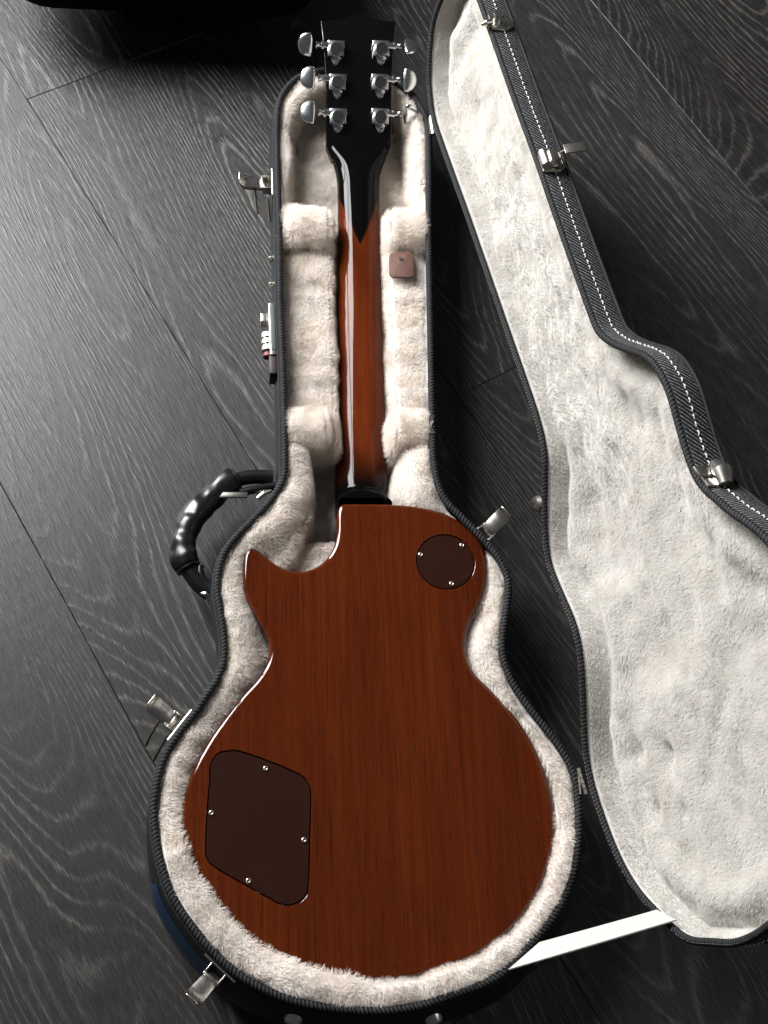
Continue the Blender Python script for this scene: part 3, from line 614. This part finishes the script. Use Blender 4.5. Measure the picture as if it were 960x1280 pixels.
for f_ in (.80, .21):
    j = int(f_ * nn_); d = hp[j + 1] - hp[j - 1]; d /= np.linalg.norm(d)
    MB().tube([hp[j] - d * .0016, hp[j] - d * .0008, hp[j] + d * .0008, hp[j] + d * .0016], [.0110, .0125, .0125, .0110], 18).build('collar', BLKL, hd)
for (pa, pb, pc) in (((346, 607), (318, 612), (300, 616)), ((267, 735), (252, 722), (250, 708))):
    a = P(*pa, .050); b = P(*pb, .052); e = P(*pc, .052)
    MB().tube(crom(np.array([a, b, e]), 6, False), [.0042] * 13, 12).build('handle_loop', BLKL, hd)
for (pa, pb) in (((338, 613), (322, 623)), ((248, 705), (256, 715)), ((262, 746), (252, 741))):
    a = P(*pa, .05); b = P(*pb, .05); MB().tube([a, (a + b) / 2 + np.array([0, 0, .003]), b], .0024, 10).build('metal_link', NICKEL, hd)
MB().box(tuple(P(288, 619, .056)), (.034, .006, .0035), None, .001).build('metal_link', NICKEL, hd)
# blue reflection in the vinyl low on the left flank, added as a coloured strip
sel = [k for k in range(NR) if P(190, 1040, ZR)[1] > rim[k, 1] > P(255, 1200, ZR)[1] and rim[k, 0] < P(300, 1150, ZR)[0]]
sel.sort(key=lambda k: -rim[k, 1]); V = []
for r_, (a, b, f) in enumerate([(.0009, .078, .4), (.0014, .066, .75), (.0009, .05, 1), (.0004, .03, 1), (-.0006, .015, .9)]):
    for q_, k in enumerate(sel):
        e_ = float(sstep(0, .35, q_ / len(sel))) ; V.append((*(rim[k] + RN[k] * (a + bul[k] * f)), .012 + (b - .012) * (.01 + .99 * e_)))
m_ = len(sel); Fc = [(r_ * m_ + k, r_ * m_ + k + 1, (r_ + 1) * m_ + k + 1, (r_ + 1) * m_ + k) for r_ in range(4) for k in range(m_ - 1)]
refl = mesh('blue_reflection', V, Fc, BLUE, case); refl['label'] = 'blue reflection low on the case side, added as a coloured strip'
# ------------------------------------------------------------------ lid (hinged, standing almost upright)
PHI = math.radians(82); LD = .029
HA = P(540, 160, ZR); HB_ = P(730, 975, ZR); HA[2] = HB_[2] = ZR + .0015; LU = (HB_ - HA) / np.linalg.norm(HB_ - HA); HRt = np.array([-LU[1], LU[0], 0.])
if HRt[0] < 0: HRt = -HRt
ED = math.cos(PHI) * HRt + math.sin(PHI) * np.array([0, 0, 1.]); LM = math.sin(PHI) * HRt - math.cos(PHI) * np.array([0, 0, 1.])
def toLid(p2):                                           # base outline -> lid coordinates (along hinge, away from hinge)
    q = np.c_[p2, np.full(len(p2), ZR)] - HA; return np.c_[q @ LU, -(q @ HRt)]
lrim = toLid(rim); lrim[:, 1] = np.maximum(lrim[:, 1], .0006) + 0; LN = outn(lrim)
def LW(p2, h): return HA + p2[:, :1] * LU + p2[:, 1:2] * ED + np.asarray(h).reshape(-1, 1) * LM
def lpx(px, py, h):                                      # photo point -> lid coordinates on the plane at depth h
    q = Ppl(px, py, HA + LM * h, LM) - HA; return np.array([q @ LU, q @ ED])
lid = empty('lid', tuple(HA)); adopt(lid, case); lid['label'] = 'upright lid lined in white plush'
s_al = np.arange(NR) / NR * RLEN; lo = []; uv = []
for (o_, h) in [(-.005, .0035), (-.001, .003), (-.0003, .006), (0, .012), (.0004, .018), (.0002, .025), (-.0008, LD), (-.004, LD + .004), (-.012, LD + .009), (-.03, LD + .014), (-.05, LD + .017)]:
    ll = lrim + LN * o_ if o_ > -.02 else None
    if ll is None:                                       # arched back: shrink towards the centre line of the lid
        cen = smoothc(lrim + LN * -.012, 30); k_ = 1 + (o_ + .012) * 6; mid = cen.mean(0); ll = mid + (cen - mid) * k_
    lo.append(LW(ll, np.full(NR, h))); uv += list(np.c_[s_al, np.full(NR, h)])
lshell = loops_mesh('lid_shell', lo, RIB, lid, uvs=uv, cap_last=True)
rope('rim_binding', lrim - LN * .0030, LN, lambda p, h: LW(p, h * .9 + .0025), .0030, lid)
rope('lower_bead', lrim + LN * .0002, LN, lambda p, h: LW(p, h + LD - .001), .0013, lid, .003, .05)
# stitching round the wall: dashes of white thread
st, SL_ = resample(lrim + LN * .0010, .0066); sn = outn(st); stt = np.roll(st, -1, 0) - st; stt /= np.linalg.norm(stt, axis=1)[:, None]; mb = MB()
for k in range(len(st)):
    j_ = rng.normal() * .00025; a = st[k] - stt[k] * (.0019 + j_); b = st[k] + stt[k] * (.0019 - j_ + rng.normal() * .0002)
    q = LW(np.array([a, (a + b) / 2, b]), np.array([.0150] * 3) + rng.normal(size=3) * .00022); nq = sn[k, 0] * LU + sn[k, 1] * ED
    mb.tube([q[0] - nq * .0007, q[1] + nq * .0003, q[2] - nq * .0007], .00052, 5)
so = mb.build('stitching', THREAD, lid); so['kind'] = 'stuff'
# lid lining
st_ = .0025; ga, gd = np.meshgrid(np.arange(lrim[:, 0].min(), lrim[:, 0].max(), st_), np.arange(-.006, lrim[:, 1].max() + .004, st_))
dl = -sdf(lrim[::2], ga, gd)
hgt = .0275 * sstep(.002, .0095, dl) - .010 * np.exp(-((dl - .034) / .014) ** 2) + ((vn(ga, gd, .045, 3) - .5) * .009 + (vn(ga, gd, .016, 4) - .5) * .0035 + (vn(ga * .25, gd, .008, 5) - .5) * .0018) * sstep(.004, .02, dl)
# impressions left by strings and by the guitar's hardware
a0, a1 = lpx(624, 190, .027), lpx(778, 610, .027); dv = (a1 - a0) / np.linalg.norm(a1 - a0); nv = np.array([-dv[1], dv[0]])
sx = (ga - a0[0]) * dv[0] + (gd - a0[1]) * dv[1]; sy = (ga - a0[0]) * nv[0] + (gd - a0[1]) * nv[1]
wob = (vn(ga, gd, .03, 6) - .5) * .006; wl_ = sstep(-.02, .05, sx) * (1 - sstep(np.linalg.norm(a1 - a0) - .06, np.linalg.norm(a1 - a0) + .04, sx))
for k in range(6): hgt -= .0090 * np.exp(-((sy + wob - (k - 2.5) * .0125) / .0027) ** 2) * wl_ * (.5 + vn(ga, gd, .02, k))
for (a, b) in ((797, 938), (832, 940), (820, 1013), (856, 1013)):
    q = lpx(a, b, .027); hgt += .0055 * np.exp(-(((ga - q[0]) / .009) ** 2 + ((gd - q[1]) / .008) ** 2))
sX, sY, sM = snap(ga, gd, dl, .0022, st_)

W3 = HA + sX[..., None] * LU + sY[..., None] * ED + hgt[..., None] * LM
V, Q, TR = gridmesh(ga, gd, W3, sM)
llin = mesh('lid_lining', V, Q, FURL, lid)
up_ref = tuple(-LM)
strands('plush_pile', V, TR, 1700000, .0028, FURL, lid, comb=tuple(.35 * LU - .1 * ED), seed=5, keep=lambda p: -sdf(lrim[::3], (p - HA) @ LU, (p - HA) @ ED) > .0044, up=.60, spread=.22, clump=.32)
# catches on the lid's free wall
def lid_frame(px, py, h=.015):
    # nearest outline point by projection
    best = None
    for k in range(0, NR, 2):
        q = HA + lrim[k, 0] * LU + lrim[k, 1] * ED + h * LM - CAM; c3 = RW.T @ q; e = (480 + F * c3[0] / c3[2] - px) ** 2 + (640 + F * c3[1] / c3[2] - py) ** 2
        if lrim[k, 1] > .12 and (best is None or e < best[0]): best = (e, k)
    k = best[1]; n2 = smoothc(LN, 6)[k]; n3 = n2[0] * LU + n2[1] * ED; t3 = np.cross(n3, LM); p = HA + lrim[k, 0] * LU + lrim[k, 1] * ED + h * LM + n3 * .0010
    return Matrix([[LM[i], t3[i], n3[i], p[i]] for i in range(3)] + [[0, 0, 0, 1]])      # x: away from the opening, y: along rim, z: out of the wall
def catch(px, py, kind):
    M = lid_frame(px, py); 
    o = MB().prism([(-.013, -.010), (.003, -.011), (.011, -.005), (.011, .005), (.003, .011), (-.013, .010)], 0, .0022, M, .0008).build('catch_plate', NICKEL, lid)
    MB().tube([M @ Vector((.004, -.005, .002)), M @ Vector((.004, -.005, .0034))], .0022, 12).build('rivet', NICKEL, lid)
    if kind == 'post':
        MB().tube([M @ Vector((-.006, .001, .001)), M @ Vector((-.006, .001, .009)), M @ Vector((-.006, .001, .0095)), M @ Vector((-.006, .001, .0115))], [.0040, .0038, .0060, .0055], 18).build('post', NICKEL, lid)
        MB().tube([M @ Vector((-.013, -.003, .004)), M @ Vector((-.019, -.004, .003)), M @ Vector((-.023, -.004, .001))], [.0028, .0034, .0020], 12).build('tongue', NICKEL, lid)
    elif kind == 'lever':
        k = MB().tube([M @ Vector((-.010, -.008, .006)), M @ Vector((-.010, .008, .006))], .0052, 16)
        k.box((-.003, 0, .008), (.010, .014, .010), M, .001).tube([M @ Vector((.004, -.009, .006)), M @ Vector((.004, .009, .006))], .0030, 14)
        k.build('barrel', NICKEL, lid)
        MB().box((.019, .003, .014), (.020, .011, .0016), M @ Matrix.Rotation(math.radians(-12), 4, 'Y'), .0006).build('lever', NICKEL, lid)
        MB().tube([M @ Vector((.006, .006, .008)), M @ Vector((.016, .008, .016)), M @ Vector((.026, .006, .018))], .0012, 8).build('wire_bail', NICKEL, lid)
    else:
        cu = MB().tube([M @ Vector((.0, -.012, .003)), M @ Vector((.001, -.002, .006)), M @ Vector((.003, .011, .003))], [.0055, .0085, .0050], 18); cu.build('cup', NICKEL, lid)
        MB().box((-.012, .004, .004), (.010, .011, .003), M, .0012).build('tongue', NICKEL, lid)
    return o
catch(618, 33, 'post'); catch(690, 206, 'lever'); catch(893, 605, 'cup')
# catch on the hinge side of the lid and the two hinges
c = P(671, 629, .11); MB().tube([c + np.array([.004, 0, -.004]), c + np.array([-.001, 0, 0]), c + np.array([-.003, 0, .001])], [.0075, .0078, .0050], 20).build('catch_plate', NICKEL, lid)
for (ax, ay, bx, by) in ((538.5, 146, 542, 168), (723, 960, 733, 993)):
    a, b = P(ax, ay, ZR + .003), P(bx, by, ZR + .003); d = b - a; hg = None
    for q in range(5):
        m_ = MB().tube([a + d * (q / 5 + .012), a + d * ((q + 1) / 5 - .012)], .0023, 12)
        if hg is None: hg = m_.build('hinge', NICKEL, case)
        else: m_.build('knuckle', NICKEL, hg)
    mid = (a + b) / 2; MB().box((mid[0] - .003, mid[1], mid[2] - .006), (.0012, np.linalg.norm(d) * .95, .012), None).build('leaf', NICKEL, hg)
# white stay strap between base and lid
def lw(px, py, h): q = lpx(px, py, h); return HA + q[0] * LU + q[1] * ED + h * LM
A0, A1 = P(636, 1213, .0975), P(675, 1179, .0975); B0, B1 = lw(846, 1151, .002), lw(822, 1138.5, .002); V = []; n = 24
for k in range(n + 1):
    t = k / n; sag = -.006 * math.sin(math.pi * t)
    for q0, q1 in ((A0, B0), (A1, B1)):
        p = q0 + (q1 - q0) * t; p = p + np.array([0, 0, sag]); V.append(p)
Fc = [(2 * k, 2 * k + 1, 2 * k + 3, 2 * k + 2) for k in range(n)]
sp = mesh('stay_strap', V, Fc, STRAPM, case, smooth=False); s2 = sp.modifiers.new('thick', 'SOLIDIFY'); s2.thickness = .0012; sp['label'] = 'white stay strap holding the lid'
# ------------------------------------------------------------------ dark low furniture at the top edge
fz = .030
q0, q1 = P(-8, 40, fz), P(408, 34, fz)
fm = MB().box(((q0[0] + q1[0]) / 2, q0[1] + .30, fz + .075), (q1[0] - q0[0], .60, .15), None, .07, 8)
fo = fm.build('low_sofa', BLKF, None); props(fo, 'black upholstered furniture edge at the top left behind the headstock', 'sofa')
for dx in (.08, q1[0] - q0[0] - .08):
    for dy in (.16, .50):
        l = MB().tube([(q0[0] + dx, q0[1] + dy, 0.0005), (q0[0] + dx, q0[1] + dy, fz + .02)], .018, 16).build('leg', BLKF, fo)
